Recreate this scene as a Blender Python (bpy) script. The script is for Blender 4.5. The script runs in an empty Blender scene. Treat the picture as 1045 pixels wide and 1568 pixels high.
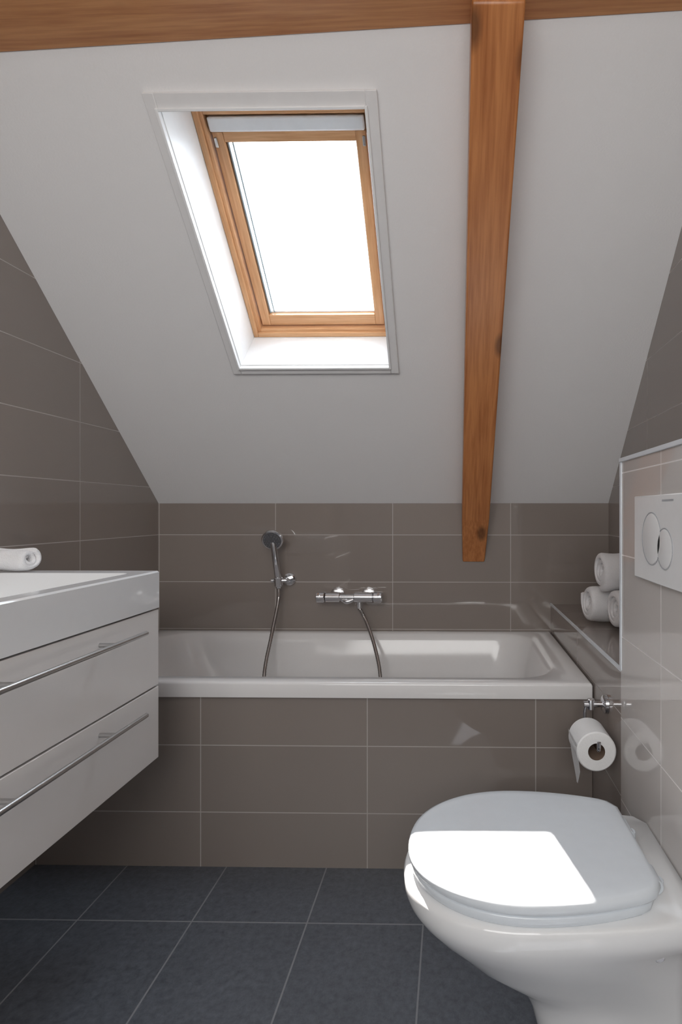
import bpy, bmesh, math
from mathutils import Vector, Matrix

scene = bpy.context.scene
COL = scene.collection

# ------------------------------------------------------------------ materials
def nt(name):
    m = bpy.data.materials.new(name); m.use_nodes = True
    n = m.node_tree; b = n.nodes["Principled BSDF"]
    return m, n, b
def mth(n, op, a, b=None, c=None):
    x = n.nodes.new("ShaderNodeMath"); x.operation = op
    for i, v in enumerate((a, b, c)):
        if v is None: continue
        if isinstance(v, (int, float)): x.inputs[i].default_value = v
        else: n.links.new(v, x.inputs[i])
    return x.outputs[0]
def mixc(n, fac, a, b):
    x = n.nodes.new("ShaderNodeMix"); x.data_type = 'RGBA'
    for s, v in ((x.inputs[0], fac), (x.inputs[6], a), (x.inputs[7], b)):
        if isinstance(v, (int, float)): s.default_value = v
        elif isinstance(v, tuple): s.default_value = (*v, 1)
        else: n.links.new(v, s)
    return x.outputs[2]
def noise(n, vec, scale, detail=3, rough=.5):
    x = n.nodes.new("ShaderNodeTexNoise"); x.inputs["Scale"].default_value = scale
    x.inputs["Detail"].default_value = detail; x.inputs["Roughness"].default_value = rough
    if vec is not None: n.links.new(vec, x.inputs["Vector"])
    return x.outputs["Fac"]
def pos(n): return n.nodes.new("ShaderNodeNewGeometry").outputs["Position"]
def bump(n, b, h, strength, dist=.01):
    x = n.nodes.new("ShaderNodeBump"); x.inputs["Strength"].default_value = strength
    x.inputs["Distance"].default_value = dist
    n.links.new(h, x.inputs["Height"]); n.links.new(x.outputs[0], b.inputs["Normal"])

def plain(name, col, rough=.5, metal=0, spec=.5, nscale=40, nvar=.03, nb=0.0, coat=0):
    m, n, b = nt(name)
    p = n.nodes.new("ShaderNodeTexCoord").outputs["Object"]
    f = noise(n, p, nscale)
    dark = tuple(c*(1-nvar) for c in col); lite = tuple(min(1, c*(1+nvar)) for c in col)
    n.links.new(mixc(n, f, dark, lite), b.inputs["Base Color"])
    b.inputs["Roughness"].default_value = rough; b.inputs["Metallic"].default_value = metal
    b.inputs["Specular IOR Level"].default_value = spec
    b.inputs["Coat Weight"].default_value = coat; b.inputs["Coat Roughness"].default_value = .03
    if nb: bump(n, b, f, nb, .002)
    return m

def tile(name, A, B, col, grout, gw=.0028, rough=.035, var=.04, slate=False, spec=1.0):
    """A,B = (axis, offset, size)"""
    m, n, b = nt(name)
    P = pos(n); sp = n.nodes.new("ShaderNodeSeparateXYZ"); n.links.new(P, sp.inputs[0])
    masks = []; cells = []
    for ax, off, size in (A, B):
        v = mth(n, 'DIVIDE', mth(n, 'SUBTRACT', sp.outputs["XYZ".index(ax)], off), size)
        cells.append(mth(n, 'FLOOR', v))
        f = mth(n, 'ABSOLUTE', mth(n, 'SUBTRACT', mth(n, 'FRACT', mth(n, 'ADD', v, .5)), .5))
        masks.append(mth(n, 'LESS_THAN', f, gw/2/size))
    mask = mth(n, 'MAXIMUM', masks[0], masks[1])
    cb = n.nodes.new("ShaderNodeCombineXYZ"); n.links.new(cells[0], cb.inputs[0]); n.links.new(cells[1], cb.inputs[1])
    wn = n.nodes.new("ShaderNodeTexWhiteNoise"); n.links.new(cb.outputs[0], wn.inputs["Vector"])
    dark = tuple(c*(1-var) for c in col); lite = tuple(c*(1+var) for c in col)
    base = mixc(n, wn.outputs["Value"], dark, lite)
    if slate:
        n1 = noise(n, P, 3, 5, .6); n2 = noise(n, P, 60, 8, .75)
        cr = n.nodes.new("ShaderNodeValToRGB"); n.links.new(n2, cr.inputs[0])
        cr.color_ramp.elements[0].position = .36; cr.color_ramp.elements[0].color = (.55, .55, .57, 1)
        cr.color_ramp.elements[1].position = .64; cr.color_ramp.elements[1].color = (1.25, 1.25, 1.25, 1)
        mx = n.nodes.new("ShaderNodeMix"); mx.data_type = 'RGBA'; mx.blend_type = 'MULTIPLY'; mx.inputs[0].default_value = .7
        n.links.new(mixc(n, n1, tuple(c*.75 for c in col), tuple(c*1.3 for c in col)), mx.inputs[6]); n.links.new(cr.outputs[0], mx.inputs[7])
        base = mx.outputs[2]
        n.links.new(mth(n, 'ADD', mth(n, 'MULTIPLY', n2, .3), .18), b.inputs["Roughness"])
        h = mth(n, 'SUBTRACT', mth(n, 'MULTIPLY', n2, .6), mask)
        bump(n, b, h, .45, .004)
    else:
        r = mth(n, 'ADD', mth(n, 'MULTIPLY', mask, .6), rough)
        n.links.new(r, b.inputs["Roughness"])
        h = mth(n, 'SUBTRACT', mth(n, 'MULTIPLY', noise(n, P, 5, 1), .12), mth(n, 'MULTIPLY', mask, .3))
        bump(n, b, h, .25, .004)
        b.inputs["Specular IOR Level"].default_value = spec
    n.links.new(mixc(n, mask, base, grout), b.inputs["Base Color"])
    return m

def wood(name, c1, c2, axis='X', rough=.35, scale=1.0, knots=True):
    m, n, b = nt(name)
    tc = n.nodes.new("ShaderNodeTexCoord").outputs["Object"]
    mp = n.nodes.new("ShaderNodeMapping"); n.links.new(tc, mp.inputs[0])
    s = [22*scale]*3; s["XYZ".index(axis)] = 1.1*scale
    mp.inputs["Scale"].default_value = s
    g = noise(n, mp.outputs[0], 1.6, 6, .62)
    wv = n.nodes.new("ShaderNodeTexNoise"); wv.inputs["Scale"].default_value = 6; wv.inputs["Detail"].default_value = 4
    n.links.new(mp.outputs[0], wv.inputs["Vector"])
    f = mth(n, 'MULTIPLY', mth(n, 'ADD', g, wv.outputs["Fac"]), .5)
    cr = n.nodes.new("ShaderNodeValToRGB"); n.links.new(f, cr.inputs[0])
    cr.color_ramp.elements[0].position = .36; cr.color_ramp.elements[0].color = (*c2, 1)
    cr.color_ramp.elements[1].position = .60; cr.color_ramp.elements[1].color = (*c1, 1)
    out = cr.outputs[0]
    if knots:
        mk = n.nodes.new("ShaderNodeMapping"); n.links.new(tc, mk.inputs[0])
        s2 = [7.5]*3; s2["XYZ".index(axis)] = 3.6; mk.inputs["Scale"].default_value = s2
        mk.inputs["Location"].default_value = (.35, .2, .1)
        vo = n.nodes.new("ShaderNodeTexVoronoi"); vo.inputs["Scale"].default_value = 1.0
        n.links.new(mk.outputs[0], vo.inputs["Vector"])
        k = n.nodes.new("ShaderNodeValToRGB"); n.links.new(vo.outputs["Distance"], k.inputs[0])
        k.color_ramp.elements[0].position = .09; k.color_ramp.elements[0].color = (.3, .3, .3, 1)
        k.color_ramp.elements[1].position = .18; k.color_ramp.elements[1].color = (1, 1, 1, 1)
        mx = n.nodes.new("ShaderNodeMix"); mx.data_type = 'RGBA'; mx.blend_type = 'MULTIPLY'; mx.inputs[0].default_value = .85
        n.links.new(out, mx.inputs[6]); n.links.new(k.outputs[0], mx.inputs[7]); out = mx.outputs[2]
    n.links.new(out, b.inputs["Base Color"]); b.inputs["Roughness"].default_value = rough
    bump(n, b, f, .15, .003)
    return m

TC = (.278, .238, .214); GR = (.47, .43, .40)
M_back = tile("tile_back", ('X', -.253, .5), ('Z', .163, .2), TC, GR)
M_side = tile("tile_side", ('Y', 1.85, .5), ('Z', .163, .2), TC, GR)
M_pre_lit = tile("tile_prewall_lit", ('Y', 1.11, .5), ('Z', .155, .2), (.60, .565, .54), (.78, .75, .73), rough=.05)  # same tile as the walls, lightened to put bright reflections into the colour
M_ledge = tile("tile_ledge", ('Y', 1.85, .5), ('X', .0, 5.0), TC, GR)
M_floor = tile("tile_floor", ('X', -.075, .3), ('Y', 1.425, .6), (.105, .117, .138), (.25, .26, .275), gw=.004, slate=True)
M_plaster = plain("white_plaster", (.83, .825, .83), .75, nscale=180, nvar=.012, nb=.25)
M_white = plain("white_paint", (.88, .89, .90), .35)
M_trim = plain("painted_trim", (.78, .775, .78), .4)
M_cer = plain("white_ceramic", (.85, .86, .87), .08, spec=.5, nvar=.01)
M_tub = plain("tub_acrylic", (.80, .79, .79), .12, nvar=.01)
M_lacq = plain("lacquer_white", (.82, .80, .79), .14, nvar=.01)
M_dark = plain("dark_gap", (.02, .02, .02), .8)
M_chrome = plain("chrome", (.75, .75, .77), .12, metal=1, nvar=.02)
M_steel = plain("brushed_steel", (.6, .6, .6), .28, metal=1, nvar=.05)
M_hose = plain("hose_metal", (.42, .40, .39), .3, metal=1)
M_spray = plain("spray_face", (.10, .10, .11), .35)
M_plast = plain("white_plastic", (.74, .79, .84), .2)
M_plate = plain("plate_plastic", (.88, .88, .88), .2)
M_groove = plain("groove_grey", (.45, .46, .48), .4)
M_towel = plain("towel_terry", (.90, .89, .90), .95, spec=.1, nscale=420, nvar=.05, nb=1.0)
M_paper = plain("tissue_paper", (.86, .86, .86), .95, spec=.1, nscale=200, nb=.4)
M_card = plain("cardboard", (.28, .2, .15), .9)
M_edge = plain("edge_profile", (.78, .82, .86), .3)
M_alu = plain("aluminium", (.86, .88, .90), .35, metal=0)
M_gask = plain("gasket_grey", (.30, .36, .40), .4)
M_wood = wood("beam_wood", (.56, .225, .075), (.36, .120, .034), 'Y')
M_wood2 = wood("purlin_wood", (.78, .38, .16), (.58, .235, .085), 'X')
M_pine = wood("window_pine", (.76, .45, .24), (.60, .31, .14), 'Y', .35, 1.5, knots=False)
M_pinex = wood("window_pine_x", (.76, .45, .24), (.60, .31, .14), 'X', .35, 1.5, knots=False)

def glass_mat():
    m, n, b = nt("window_glass")
    out = n.nodes["Material Output"]; n.nodes.remove(b)
    t = n.nodes.new("ShaderNodeBsdfTransparent"); g = n.nodes.new("ShaderNodeBsdfGlossy")
    g.inputs["Roughness"].default_value = .02
    fr = n.nodes.new("ShaderNodeFresnel"); fr.inputs[0].default_value = 1.25
    mx = n.nodes.new("ShaderNodeMixShader")
    n.links.new(fr.outputs[0], mx.inputs[0]); n.links.new(t.outputs[0], mx.inputs[1]); n.links.new(g.outputs[0], mx.inputs[2])
    n.links.new(mx.outputs[0], out.inputs[0]); return m
M_glass = glass_mat()

# ------------------------------------------------------------------ mesh helpers
def empty(name, loc=(0, 0, 0)):
    e = bpy.data.objects.new(name, None); e.location = loc; e.empty_display_size = .05
    COL.objects.link(e); return e
def finish(name, bm, mats, parent=None, M=None, smooth=True, angle=35, bevel=0, seg=2):
    bmesh.ops.recalc_face_normals(bm, faces=bm.faces)
    me = bpy.data.meshes.new(name); bm.to_mesh(me); bm.free()
    for m in (mats if isinstance(mats, (list, tuple)) else [mats]): me.materials.append(m)
    o = bpy.data.objects.new(name, me); COL.objects.link(o)
    W = M if M is not None else Matrix.Identity(4)
    if parent is not None:
        o.parent = parent
        o.matrix_parent_inverse = Matrix.Translation(parent.location).inverted()
    o.matrix_basis = W
    if bevel:
        md = o.modifiers.new("bevel", 'BEVEL'); md.width = bevel; md.segments = seg; md.limit_method = 'ANGLE'
        md.angle_limit = math.radians(40)
    if smooth:
        for p in me.polygons: p.use_smooth = True
        me.set_sharp_from_angle(angle=math.radians(angle))
    return o
def add_box(bm, x0, x1, y0, y1, z0, z1, mi=0):
    v = [bm.verts.new(c) for c in ((x0,y0,z0),(x1,y0,z0),(x1,y1,z0),(x0,y1,z0),(x0,y0,z1),(x1,y0,z1),(x1,y1,z1),(x0,y1,z1))]
    for f in ((0,3,2,1),(4,5,6,7),(0,1,5,4),(1,2,6,5),(2,3,7,6),(3,0,4,7)):
        fc = bm.faces.new([v[i] for i in f]); fc.material_index = mi
def box(name, x0, x1, y0, y1, z0, z1, mat, parent=None, bevel=0, M=None):
    bm = bmesh.new(); add_box(bm, x0, x1, y0, y1, z0, z1)
    return finish(name, bm, mat, parent, M, smooth=bool(bevel), bevel=bevel)
def loft(bm, rings, cap0=True, cap1=True, mi=0, closed=True):
    R = [[bm.verts.new(p) for p in r] for r in rings]; n = len(R[0])
    for a, b in zip(R, R[1:]):
        for i in range(n if closed else n-1):
            j = (i+1) % n
            f = bm.faces.new((a[i], a[j], b[j], b[i])); f.material_index = mi
    if cap0: f = bm.faces.new(list(reversed(R[0]))); f.material_index = mi
    if cap1: f = bm.faces.new(R[-1]); f.material_index = mi
    return R
def rrect(x0, x1, y0, y1, r, z, n=10):
    pts = []
    for cx, cy, a0 in ((x1-r, y1-r, 0), (x0+r, y1-r, 90), (x0+r, y0+r, 180), (x1-r, y0+r, 270)):
        for i in range(n+1):
            a = math.radians(a0+90*i/n); pts.append((cx+r*math.cos(a), cy+r*math.sin(a), z))
    return pts
def frame_basis(d):
    d = Vector(d).normalized(); up = Vector((0, 0, 1)) if abs(d.z) < .9 else Vector((1, 0, 0))
    a = d.cross(up).normalized(); b = d.cross(a).normalized(); return d, a, b
def lathe(bm, origin, axis, prof, seg=40, mi=0, cap0=True, cap1=True):
    """prof = [(dist along axis, radius)]"""
    d, a, b = frame_basis(axis); o = Vector(origin)
    rings = [[o+d*h+(a*math.cos(2*math.pi*i/seg)+b*math.sin(2*math.pi*i/seg))*r for i in range(seg)] for h, r in prof]
    loft(bm, rings, cap0, cap1, mi)
def cyl(bm, p0, p1, r, seg=24, mi=0, ch=.12):
    p0 = Vector(p0); p1 = Vector(p1); L = (p1-p0).length; c = min(r*ch, L*.2)
    lathe(bm, p0, p1-p0, [(0, r-c), (c, r), (L-c, r), (L, r-c)], seg, mi)
def catmull(pts, n=10):
    P = [Vector(p) for p in pts]; P = [2*P[0]-P[1]]+P+[2*P[-1]-P[-2]]; out = []
    for i in range(1, len(P)-2):
        for k in range(n):
            t = k/n
            out.append(.5*((2*P[i])+(-P[i-1]+P[i+1])*t+(2*P[i-1]-5*P[i]+4*P[i+1]-P[i+2])*t*t+(-P[i-1]+3*P[i]-3*P[i+1]+P[i+2])*t**3))
    out.append(P[-2]); return out
def tube(bm, pts, r, seg=12, mi=0, n=10, ribs=0):
    C = catmull(pts, n); d0 = (C[1]-C[0]).normalized(); _, a, _b = frame_basis(d0); rings = []
    for i, c in enumerate(C):
        d = (C[min(i+1, len(C)-1)]-C[max(i-1, 0)]).normalized()
        a = (a-d*a.dot(d)).normalized(); b = d.cross(a)
        rr = r*(1+(.12 if (ribs and i % 2) else 0))
        rings.append([c+(a*math.cos(2*math.pi*k/seg)+b*math.sin(2*math.pi*k/seg))*rr for k in range(seg)])
    loft(bm, rings, True, True, mi)

# ------------------------------------------------------------------ room shell
XL, XR, YB = -1.256, .658, 2.35
YF = -1.5; ZC = 2.45
TAN = .95; K = math.sqrt(1+TAN*TAN)
CZ = lambda y: 3.3295-TAN*y
XP = .415; PREY = 1.372; PREZ = 1.182; LZ = .672

box("floor", XL-.1, XR+.1, YF-.1, YB+.1, -.1, 0, M_floor)
box("wall_back", XL-.1, XR+.1, YB, YB+.1, 0, CZ(YB)+.02, M_back)
def sidewall(name, x0, x1, skew=0):
    prof = [(YF, 0), (YB, 0), (YB, CZ(YB)+.01), ((3.3295-ZC)/TAN, ZC+.01), (YF, ZC+.01)]
    bm = bmesh.new()
    loft(bm, [[(x0-skew*(YB-y), y, z) for y, z in prof], [(x1, y, z) for y, z in prof]])
    return finish(name, bm, M_side, smooth=False)
sidewall("wall_left", XL-.1, XL)
sidewall("wall_right", XR, XR+.1, .025)
box("wall_front", XL-.1, XR+.1, YF-.1, YF, 0, ZC, M_plaster)

# slope-local frame: x right, y down the slope, z outwards
O0 = Vector((0, 1.35, CZ(1.35)))
t = Vector((0, 1/K, -TAN/K)); nrm = Vector((0, TAN/K, 1/K))
MS = Matrix(((1, 0, 0, O0.x), (0, t.y, nrm.y, O0.y), (0, t.z, nrm.z, O0.z), (0, 0, 0, 1)))
OX0, OX1, OY0, OY1 = -.718, -.211, 0.0, .714
bm = bmesh.new()
ytop = ((3.3295-ZC)/TAN-1.35)*K; ybot = 1.0*K+.02
TH = .20
def slab(x0, x1, y0, y1): add_box(bm, x0, x1, y0, y1, 0, TH)
slab(XL-.05, OX0, ytop, ybot); slab(OX1, XR+.05, ytop, ybot)
slab(OX0, OX1, ytop, OY0); slab(OX0, OX1, OY1, ybot)
# flat part expressed in local coordinates
MI = MS.inverted()
yk = (3.3295-ZC)/TAN
vs = [MI @ Vector(c) for c in ((XL-.05, YF-.05, ZC), (XR+.05, YF-.05, ZC), (XR+.05, yk, ZC), (XL-.05, yk, ZC),
      (XL-.05, YF-.05, ZC+.1), (XR+.05, YF-.05, ZC+.1), (XR+.05, yk+.15, ZC+.1), (XL-.05, yk+.15, ZC+.1))]
v = [bm.verts.new(c) for c in vs]
for f in ((0,3,2,1),(4,5,6,7),(0,1,5,4),(1,2,6,5),(2,3,7,6),(3,0,4,7)): bm.faces.new([v[i] for i in f])
finish("ceiling", bm, M_plaster, M=MS, smooth=False)

# ------------------------------------------------------------------ skylight
win = empty("window_1", tuple(MS @ Vector(((OX0+OX1)/2, (OY0+OY1)/2, .1))))
def ring(name, x0, x1, y0, y1, w, z0, z1, mat, matx=None, bev=.002, wt=None, wb=None):
    wt = w if wt is None else wt; wb = w if wb is None else wb
    bm = bmesh.new()
    add_box(bm, x0, x0+w, y0, y1, z0, z1, 0); add_box(bm, x1-w, x1, y0, y1, z0, z1, 0)
    add_box(bm, x0+w, x1-w, y0, y0+wt, z0, z1, 1); add_box(bm, x0+w, x1-w, y1-wb, y1, z0, z1, 1)
    return finish(name, bm, [mat, matx or mat], win, MS, bevel=bev)
# architrave on the ceiling face with raised inner bead
ring("trim_board", OX0-.028, OX1+.031, OY0-.036, OY1+.026, .028, -.012, .002, M_trim, wt=.036, wb=.026)
ring("trim_bead", OX0-.006, OX1+.006, OY0-.006, OY1+.006, .007, -.019, .004, M_white, bev=.0015)
# reveal lining
ring("reveal_lining", OX0-.001, OX1+.001, OY0-.001, OY1+.001, .004, 0, .24, M_white, bev=0)
ring("fixed_frame", OX0+.003, OX1-.003, OY0+.003, OY1-.003, .026, .195, .30, M_pine, M_pinex, wt=.045)
ring("frame_lip", OX0+.003, OX1-.003, OY0+.003, OY1-.003, .016, .183, .197, M_pine, M_pinex, wt=.030)
box("head_board", OX0+.02, OX1-.02, OY0+.035, OY0+.1, .222, .30, M_pinex, win, 0, MS)
ring("sash", OX0+.033, OX1-.033, OY0+.092, OY1-.033, .031, .215, .275, M_pine, M_pinex, wt=.026, wb=.038)
ring("glazing_gasket", OX0+.062, OX1-.062, OY0+.116, OY1-.070, .006, .236, .262, M_alu, M_alu, bev=0)
box("ventilation_flap", OX0+.034, OX1-.034, OY0+.054, OY0+.090, .198, .222, M_alu, win, .005, MS)
bm = bmesh.new()
add_box(bm, OX0+.068, OX0+.072, OY0+.116, OY1-.075, .225, .236, 0)
add_box(bm, OX0+.080, OX0+.084, OY0+.116, OY1-.075, .229, .240, 0)
finish("blind_guide", bm, M_gask, win, MS)
box("glass", OX0+.055, OX1-.055, OY0+.09, OY1-.065, .248, .254, M_glass, win, 0, MS)
bm = bmesh.new()
for x in (OX0+.036, OX1-.045): add_box(bm, x, x+.009, OY0+.105, OY0+.13, .208, .217)
finish("sash_pivots", bm, M_steel, win, MS, bevel=.002)

# ------------------------------------------------------------------ beams
bm = bmesh.new()
TB = .12
uz = lambda y: CZ(y)-TB*K
prof = [(1.127, uz(1.127)), (2.245, uz(2.245)), (2.347, .848), (2.347, CZ(2.347)-.001), (1.127, CZ(1.127)-.001)]
x0, x1 = .040, .149
r0 = [MI @ Vector((x0, y, z)) for y, z in prof]; r1 = [MI @ Vector((x1, y, z)) for y, z in prof]
for i in (2,): r0[i].x += .003; r1[i].x -= .012
loft(bm, [r0, r1])
finish("wooden_beam", bm, M_wood, M=MS, bevel=.004)
bm = bmesh.new()
def purl(x):
    k = (x-XL)/(XR-XL); yf = 1.2737+(1.2267-1.2737)*k; z = 2.119+(2.1646-2.119)*k
    return [(x, yf, z), (x, yf-.26, z), (x, yf-.26, z+.24), (x, yf-.1, z+.24)]
loft(bm, [purl(XL+.001), purl(XR-.001)])
finish("wooden_beam.001", bm, M_wood2, bevel=.004)

# ------------------------------------------------------------------ ledge + pre-wall
bm = bmesh.new()
add_box(bm, XP, XR, PREY, YB, 0, LZ)
bm.faces.ensure_lookup_table()
o = finish("wall_ledge", bm, [M_side, M_ledge], smooth=False)
for p in o.data.polygons:
    if p.normal.z > .9: p.material_index = 1
box("wall_ledge_edge_trim", XP-.002, XP+.005, PREY, YB, LZ-.004, LZ+.003, M_edge).name = "trim_2"
box("wall_prewall", XP, XR, -.6, PREY, 0, PREZ, M_pre_lit)
bm = bmesh.new()
add_box(bm, XP-.004, XR, -.6, PREY+.004, PREZ, PREZ+.010)
add_box(bm, XP-.003, XP+.006, PREY-.008, PREY+.004, LZ, PREZ)
finish("trim_1", bm, M_edge, bevel=.001)

# ------------------------------------------------------------------ bathtub
tub = empty("bathtub", (-.42, 2.0, .3))
bm = bmesh.new()
X0, X1, Y0, Y1 = XL+.002, XP-.003, 1.630, YB-.002
rings = [rrect(X0, X1, Y0, Y1, .006, .512), rrect(X0, X1, Y0, Y1, .006, .550), rrect(X0+.003, X1-.003, Y0+.003, Y1-.003, .006, .556),
         rrect(X0+.008, X1-.008, Y0+.008, Y1-.008, .006, .558),
         rrect(-1.19, .325, 1.683, 2.305, .13, .558), rrect(-1.183, .318, 1.690, 2.298, .13, .553),
         rrect(-1.165, .305, 1.700, 2.288, .13, .53), rrect(-1.10, .285, 1.715, 2.27, .14, .44),
         rrect(-1.00, .255, 1.735, 2.25, .15, .30), rrect(-.93, .22, 1.76, 2.225, .15, .21),
         rrect(-.87, .17, 1.80, 2.185, .14, .175), rrect(-.75, .05, 1.86, 2.12, .1, .165)]
loft(bm, rings, False, True)
finish("tub_shell", bm, M_tub, tub, angle=50)
box("apron_panel", XL+.001, XP-.001, 1.647, 1.665, 0, .514, M_back, tub)
bm = bmesh.new(); lathe(bm, (-.35, 2.0, .166), (0, 0, 1), [(0, .034), (.003, .034), (.005, .028)])
finish("drain", bm, M_chrome, tub)

# ------------------------------------------------------------------ bath mixer
mx = empty("bath_mixer_tap", (-.42, 2.29, .71))
bm = bmesh.new(); zc = .708; yc = 2.283
cyl(bm, (-.520, yc, zc), (-.325, yc, zc), .0145)
for a, b in ((-.560, -.525), (-.325, -.288)):
    cyl(bm, (a, yc, zc), (b, yc, zc), .0240, 32)
cyl(bm, (-.523, yc, zc), (-.462, yc, zc), .0215, 32)
cyl(bm, (-.405, yc, zc), (-.327, yc, zc), .0215, 32)
for x in (-.486, -.355):
    cyl(bm, (x, yc, zc+.004), (x, 2.349, zc+.004), .012)
    lathe(bm, (x, 2.332, zc+.004), (0, 1, 0), [(0, .016), (.006, .029), (.017, .030)])
tube(bm, [(-.462, yc, zc-.002), (-.445, yc-.006, zc-.012), (-.43, yc-.01, zc-.016), (-.40, yc, zc-.004)], .011, 16)
cyl(bm, (-.384, yc, zc-.01), (-.384, yc, zc-.045), .0105)
for x, s in ((-.548, 1), (-.302, 1)):
    cyl(bm, (x, yc-.018, zc+.012), (x, yc-.028, zc+.018), .005, 12)
finish("mixer_body", bm, M_chrome, mx)

# ------------------------------------------------------------------ hand shower
hs = empty("hand_shower", (-.72, 2.3, .8))
bm = bmesh.new()
lathe(bm, (-.690, 2.330, .775), (0, 1, 0), [(0, .020), (.005, .026), (.019, .028)])
cyl(bm, (-.690, 2.335, .775), (-.690, 2.300, .775), .012)
cyl(bm, (-.690, 2.300, .775), (-.725, 2.292, .775), .009)
cyl(bm, (-.724, 2.290, .790), (-.722, 2.296, .752), .017)
cyl(bm, (-.752, 2.292, .775), (-.740, 2.292, .775), .008)
finish("wall_bracket", bm, M_chrome, hs)
bm = bmesh.new()
tube(bm, [(-.722, 2.296, .745), (-.724, 2.290, .79), (-.729, 2.275, .86), (-.734, 2.268, .915), (-.737, 2.268, .945)], .0130, 16)
nd = Vector((0.05, -.86, -.38)).normalized()
hc = Vector((-.737, 2.262, .946))
lathe(bm, hc-nd*.022, nd, [(0, .010), (.004, .026), (.014, .041), (.022, .044), (.028, .043), (.030, .039)], 40)
finish("shower_handset", bm, M_chrome, hs)
bm = bmesh.new()
lathe(bm, hc+nd*.007, nd, [(0, .037), (.003, .036), (.004, .030)], 40)
d, a, b = frame_basis(nd)
for r, k in ((.011, 6), (.021, 12), (.030, 18)):
    for i in range(k):
        q = hc+nd*.010+(a*math.cos(2*math.pi*i/k)+b*math.sin(2*math.pi*i/k))*r
        cyl(bm, q, q+nd*.003, .0016, 6, 1)
finish("spray_face", bm, [M_spray, M_steel], hs)
bm = bmesh.new()
tube(bm, [(-.722, 2.297, .748), (-.722, 2.290, .69), (-.728, 2.22, .56), (-.722, 2.12, .44), (-.70, 2.05, .28), (-.62, 2.0, .185),
          (-.48, 1.98, .176), (-.34, 2.0, .185), (-.275, 2.06, .28), (-.275, 2.12, .42), (-.305, 2.19, .52), (-.350, 2.26, .61), (-.384, 2.283, .665)],
     .0068, 12, n=26, ribs=1)
finish("shower_hose", bm, M_hose, mx)

# ------------------------------------------------------------------ vanity
va = empty("bathroom_vanity", (-1.0, 1.04, .65))
VX = -.757; VY0, VY1 = .66, 1.417
box("carcass", XL+.002, VX-.020, VY0+.004, VY1-.003, .432, .812, M_lacq, va)
box("shadow_gap", VX-.021, VX-.012, VY0+.010, VY1-.008, .436, .811, M_dark, va)
box("drawer_front_upper", VX-.018, VX, VY0, VY1, .6165, .8100, M_lacq, va, .0015)
box("drawer_front_lower", VX-.018, VX, VY0, VY1, .429, .6125, M_lacq, va, .0015)
bm = bmesh.new()
rings = [rrect(XL+.002, VX+.002, VY0-.002, VY1+.002, .004, .8145, 4), rrect(XL+.002, VX+.002, VY0-.002, VY1+.002, .004, .905, 4),
         rrect(XL+.005, VX-.001, VY0+.001, VY1-.001, .004, .909, 4),
         rrect(-1.13, -.795, .725, 1.358, .02, .909, 4), rrect(-1.127, -.798, .728, 1.355, .02, .905, 4),
         rrect(-1.115, -.812, .745, 1.335, .03, .85, 4), rrect(-1.08, -.85, .80, 1.28, .04, .832, 4)]
loft(bm, rings, True, True)
finish("basin_top", bm, M_cer, va)
bm = bmesh.new()
lathe(bm, (-.965, 1.04, .832), (0, 0, 1), [(0, .03), (.003, .03), (.004, .022)])
finish("basin_waste", bm, M_chrome, va)
bm = bmesh.new()
for z in (.774, .581):
    cyl(bm, (VX+.036, .785, z), (VX+.036, 1.297, z), .0055, 16)
    for y in (.905, 1.178):
        cyl(bm, (VX-.001, y, z), (VX+.036, y, z), .005, 12)
finish("bar_handles", bm, M_steel, va)

# ------------------------------------------------------------------ toilet
wc = empty("wall_hung_toilet", (.16, 1.06, .25))
CY = 1.062
def egg(z, tip, back, hw, hb, n=22, rc=.10):
    a = .215 if back-tip > .4 else (back-tip)*.46
    xc = tip+a; side = []
    m = 14
    for i in range(m+1):
        s = 1-i/m
        w = hw-(hw-hb)*s*s
        c = max(0, (s-(1-rc))/rc); w -= hb*.16*(1-math.sqrt(max(0, 1-c*c)))
        side.append((xc+(back-xc)*s, w))
    fr = []
    for i in range(1, n):
        th = math.pi/2*(i/n)
        fr.append((xc-a*math.sin(th)**.96, hw*math.cos(th)**.94))
    half = side+fr
    pts = [(x, CY+w, z) for x, w in half]+[(tip, CY, z)]+[(x, CY-w, z) for x, w in reversed(half)]
    return pts
def scl(pts, k, z, c=(.13, CY)):
    return [(c[0]+(x-c[0])*k, c[1]+(y-c[1])*k, z) for x, y, _ in pts]
bm = bmesh.new()
S = [(.398, -.080, .176, .150), (.395, -.088, .182, .156), (.386, -.092, .185, .158), (.365, -.091, .184, .157), (.350, -.086, .179, .150), (.332, -.075, .170, .132),
     (.302, -.050, .153, .112), (.268, -.016, .130, .102), (.235, .022, .110, .095), (.207, .064, .094, .09),
     (.184, .106, .083, .086), (.160, .134, .075, .083), (.13, .150, .071, .08), (.08, .163, .068, .08), (.05, .172, .066, .08)]
rings = [egg(z, tp, XP-.002, hw, hb) for z, tp, hw, hb in S]
loft(bm, rings, True, True)
finish("toilet_bowl", bm, M_cer, wc, angle=60)
L = egg(0, -.083, .352, .183, .140, rc=.16)
bm = bmesh.new()
L2 = egg(0, -.080, .345, .181, .138, rc=.16)
loft(bm, [scl(L2, .975, .3985), scl(L2, .99, .402), scl(L2, .992, .413), scl(L2, .975, .4165)])
finish("toilet_seat", bm, M_plast, wc, angle=50)
bm = bmesh.new()
loft(bm, [scl(L, .96, .4190), scl(L, .990, .4200), scl(L, 1.003, .4245), scl(L, 1.0, .431), scl(L, .985, .4375), scl(L, .95, .4405),
          scl(L, .85, .442), scl(L, .6, .4430), scl(L, .3, .4435)])
finish("toilet_lid", bm, M_plast, wc, angle=50)
bm = bmesh.new()
for y in (CY-.075, CY+.075):
    cyl(bm, (.352, y-.025, .412), (.352, y+.025, .412), .013)
    cyl(bm, (.362, y, .397), (.362, y, .412), .011)
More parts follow.
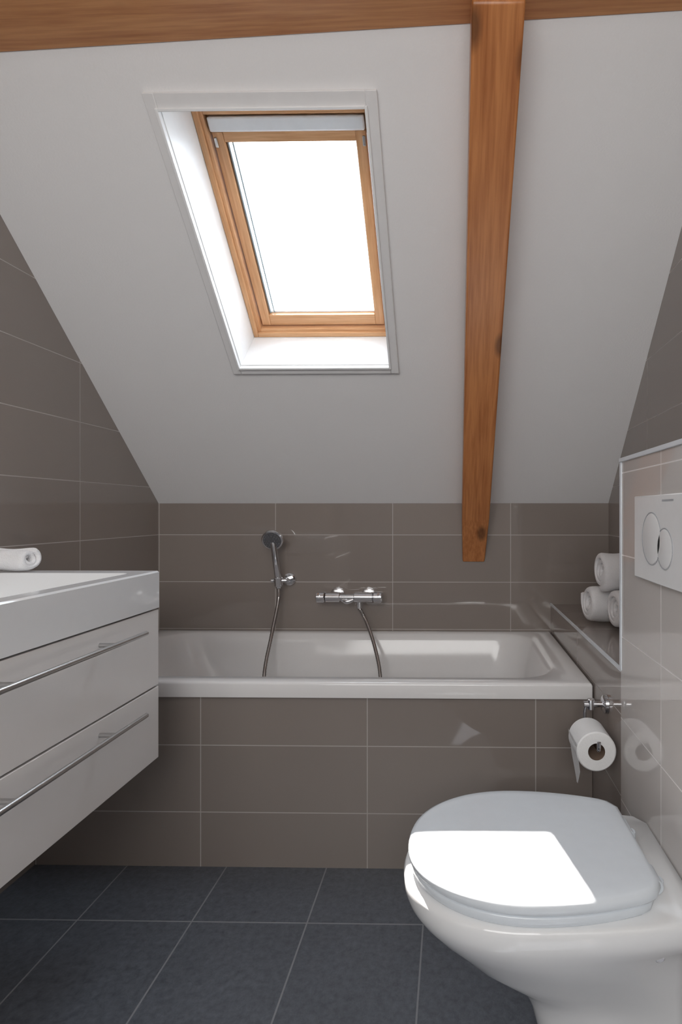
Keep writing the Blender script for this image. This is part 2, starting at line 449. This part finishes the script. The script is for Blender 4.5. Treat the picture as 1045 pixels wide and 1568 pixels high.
finish("lid_hinges", bm, M_plast, wc)
bm = bmesh.new()
for sgn in (-1, 1):
    lathe(bm, (.340, CY+sgn*.132, .330), (0, sgn, 0), [(0, .011), (.012, .011), (.015, .008)], 24)
finish("bolt_caps", bm, M_chrome, wc)

# ------------------------------------------------------------------ flush plate
fp = empty("toilet_flush_plate", (.41, 1.1, 1.0))
box("plate", XP-.011, XP-.0005, .975, 1.238, .918, 1.094, M_plate, fp, .002)
bm = bmesh.new()
def ringmesh(bm, c, R, w, mi=0):
    lathe(bm, c, (-1, 0, 0), [(0, R), (.0012, R), (.0012, R-w), (0, R-w)], 64, mi, False, False)
for (y, z, R) in ((1.132, 1.006, .054), (1.062, .990, .040)):
    ringmesh(bm, (XP-.0108, y, z), R, .0018, 1)
    lathe(bm, (XP-.0108, y, z), (-1, 0, 0), [(0, R-.003), (.0009, R-.003), (.0016, R-.006)], 64, 0)
add_box(bm, XP-.0115, XP-.0108, 1.02, 1.075, 1.080, 1.084, 1)
finish("flush_buttons", bm, [M_plate, M_groove], fp)

# ------------------------------------------------------------------ toilet paper holder
tp = empty("toilet_paper_holder", (.37, 1.44, .5))
bm = bmesh.new()
RC = Vector((.357, 1.43, .479))
lathe(bm, (XP-.013, 1.495, .545), (1, 0, 0), [(0, .018), (.004, .024), (.0125, .025)])
cyl(bm, (XP-.01, 1.495, .545), (.352, 1.495, .545), .008)
cyl(bm, (.372, 1.495, .559), (.372, 1.495, .531), .010)
tube(bm, [(.360, 1.495, .545), (.357, 1.500, .525), (.357, 1.500, .495), (.357, 1.488, .480), (.357, 1.46, .479), (.357, 1.37, .479), (.357, 1.358, .484), (.357, 1.356, .50)], .0048, 12)
finish("chrome_arm", bm, M_chrome, tp)
bm = bmesh.new()
y0 = 1.378
zc2 = RC.z-.012
lathe(bm, (RC.x, y0, zc2), (0, 1, 0), [(0, .021), (0, .046), (.003, .049), (.097, .049), (.1, .046), (.1, .021)], 56, 0, False, False)
lathe(bm, (RC.x, y0+.001, zc2), (0, 1, 0), [(0, .0212), (.098, .0212)], 40, 1, False, False)
# hanging sheet
xs = RC.x-.0495
R = []
for i in range(15):
    k = i/14; z = zc2+.02-.125*k; x = xs+.006*math.sin(k*2.5)+.012*k*k
    w = 1 if k < .55 else 1-(k-.55)/.45*.9
    R.append([(x, y0+.004, z) if w == 1 else (x, y0+.002+.06*(1-w), z), (x-.001, y0+.03+.04*(1-w), z), (x, y0+.065+.033*w, z)])
V = [[bm.verts.new(p) for p in r] for r in R]
for a_, b_ in zip(V, V[1:]):
    for i in range(2): bm.faces.new((a_[i], a_[i+1], b_[i+1], b_[i]))
finish("paper_roll", bm, [M_paper, M_card], tp)

# ------------------------------------------------------------------ rolled towels
def towel(name, x0, x1, y, z, r, seed=0, turns=3, tilt=0):
    """one spiral-wound strip of terry cloth with thickness, slightly telescoped layers"""
    bm = bmesh.new()
    th = r/(turns+.45)
    N = int(turns*40); cols = 18
    grid_o = []; grid_i = []
    for j in range(N+1):
        an = j/N*turns*2*math.pi
        rc = th*.55+(r-th*.5-th*.55)*(j/N)
        inset = .010*(1-j/N)+.005*math.sin(an*.9+seed)
        for g, dr in ((grid_o, th*.50), (grid_i, -th*.42)):
            row = []
            for i in range(cols+1):
                k = i/cols; c = .5-.5*math.cos(math.pi*k)
                x = x0+inset+(x1-x0-2*inset)*c
                e = min(k, 1-k)*cols
                f = .1 if e < .5 else (.65 if e < 1.5 else (.88 if e < 2.5 else 1.0))
                rr = rc+dr*f+.0022*math.sin(x*55+an*1.7+seed)*(j/N)-(.10*r*max(0, 1-e/4)**2)*(j/N)
                aa = an+seed+tilt*(x-x0)
                zz = rr*math.sin(aa); zz = zz*(.965 if zz < 0 else 1)
                row.append(bm.verts.new((x, y+rr*math.cos(aa), z+zz)))
            g.append(row)
    for j in range(N):
        for i in range(cols):
            bm.faces.new((grid_o[j][i], grid_o[j][i+1], grid_o[j+1][i+1], grid_o[j+1][i]))
            bm.faces.new((grid_i[j][i], grid_i[j+1][i], grid_i[j+1][i+1], grid_i[j][i+1]))
        for i in (0, cols):
            bm.faces.new((grid_o[j][i], grid_o[j+1][i], grid_i[j+1][i], grid_i[j][i]))
    for j in (0, N):
        for i in range(cols):
            bm.faces.new((grid_o[j][i], grid_o[j][i+1], grid_i[j][i+1], grid_i[j][i]))
    return finish(name, bm, M_towel, angle=80)
towel("rolled_towel", .468, .640, 1.950, LZ+.070, .071, .4)
towel("rolled_towel.001", .520, .640, 1.808, LZ+.070, .071, 3.6)
towel("rolled_towel.002", .492, .640, 1.876, LZ+.070+.119, .069, 4.6)
towel("rolled_towel.003", -1.245, -1.058, 1.380, .909+.0315, .032, 1.0, 2.0)

# ------------------------------------------------------------------ lights & world
w = bpy.data.worlds.new("sky"); scene.world = w; w.use_nodes = True
bg = w.node_tree.nodes["Background"]; bg.inputs[0].default_value = (.80, .90, 1, 1); bg.inputs[1].default_value = 10.0

sun = bpy.data.lights.new("sun", 'SUN'); sun.energy = 34; sun.angle = math.radians(.6); sun.color = (1, .93, .86)
so = bpy.data.objects.new("sun", sun); COL.objects.link(so)
so.rotation_mode = 'QUATERNION'; so.rotation_quaternion = Vector((.48, -.919, -1.35)).to_track_quat('-Z', 'Y')
so.location = (-2, 4.5, 6)

pl = bpy.data.lights.new("skylight_portal", 'AREA'); pl.shape = 'RECTANGLE'; pl.size = .5; pl.size_y = .7
pl.cycles.is_portal = True
po = bpy.data.objects.new("skylight_portal", pl); COL.objects.link(po)
po.matrix_world = MS @ Matrix.Translation(((OX0+OX1)/2, (OY0+OY1)/2, .33))

def area(name, loc, target, sx, sy, e, col=(1, 1, 1)):
    l = bpy.data.lights.new(name, 'AREA'); l.shape = 'RECTANGLE'; l.size = sx; l.size_y = sy; l.energy = e; l.color = col
    o = bpy.data.objects.new(name, l); COL.objects.link(o); o.location = loc
    o.rotation_mode = 'QUATERNION'; o.rotation_quaternion = (Vector(target)-Vector(loc)).to_track_quat('-Z', 'Y'); return o
area("rear_fill_light", (-.3, -1.35, 1.80), (-.3, 2.0, 1.5), 1.6, .9, 30, (1, .99, .97))  # unseen fill light added behind the camera to brighten the room

# ------------------------------------------------------------------ camera
cam = bpy.data.cameras.new("camera"); co = bpy.data.objects.new("camera", cam); COL.objects.link(co)
co.location = (0, 0, 1.06); co.rotation_euler = (math.radians(90), 0, math.radians(1))
cam.sensor_width = 36; cam.lens = 36*850/1568; cam.shift_x = -.0993; cam.clip_start = .02
scene.camera = co
scene.view_settings.view_transform = 'Standard'
scene.view_settings.look = 'None'
scene.view_settings.exposure = 0
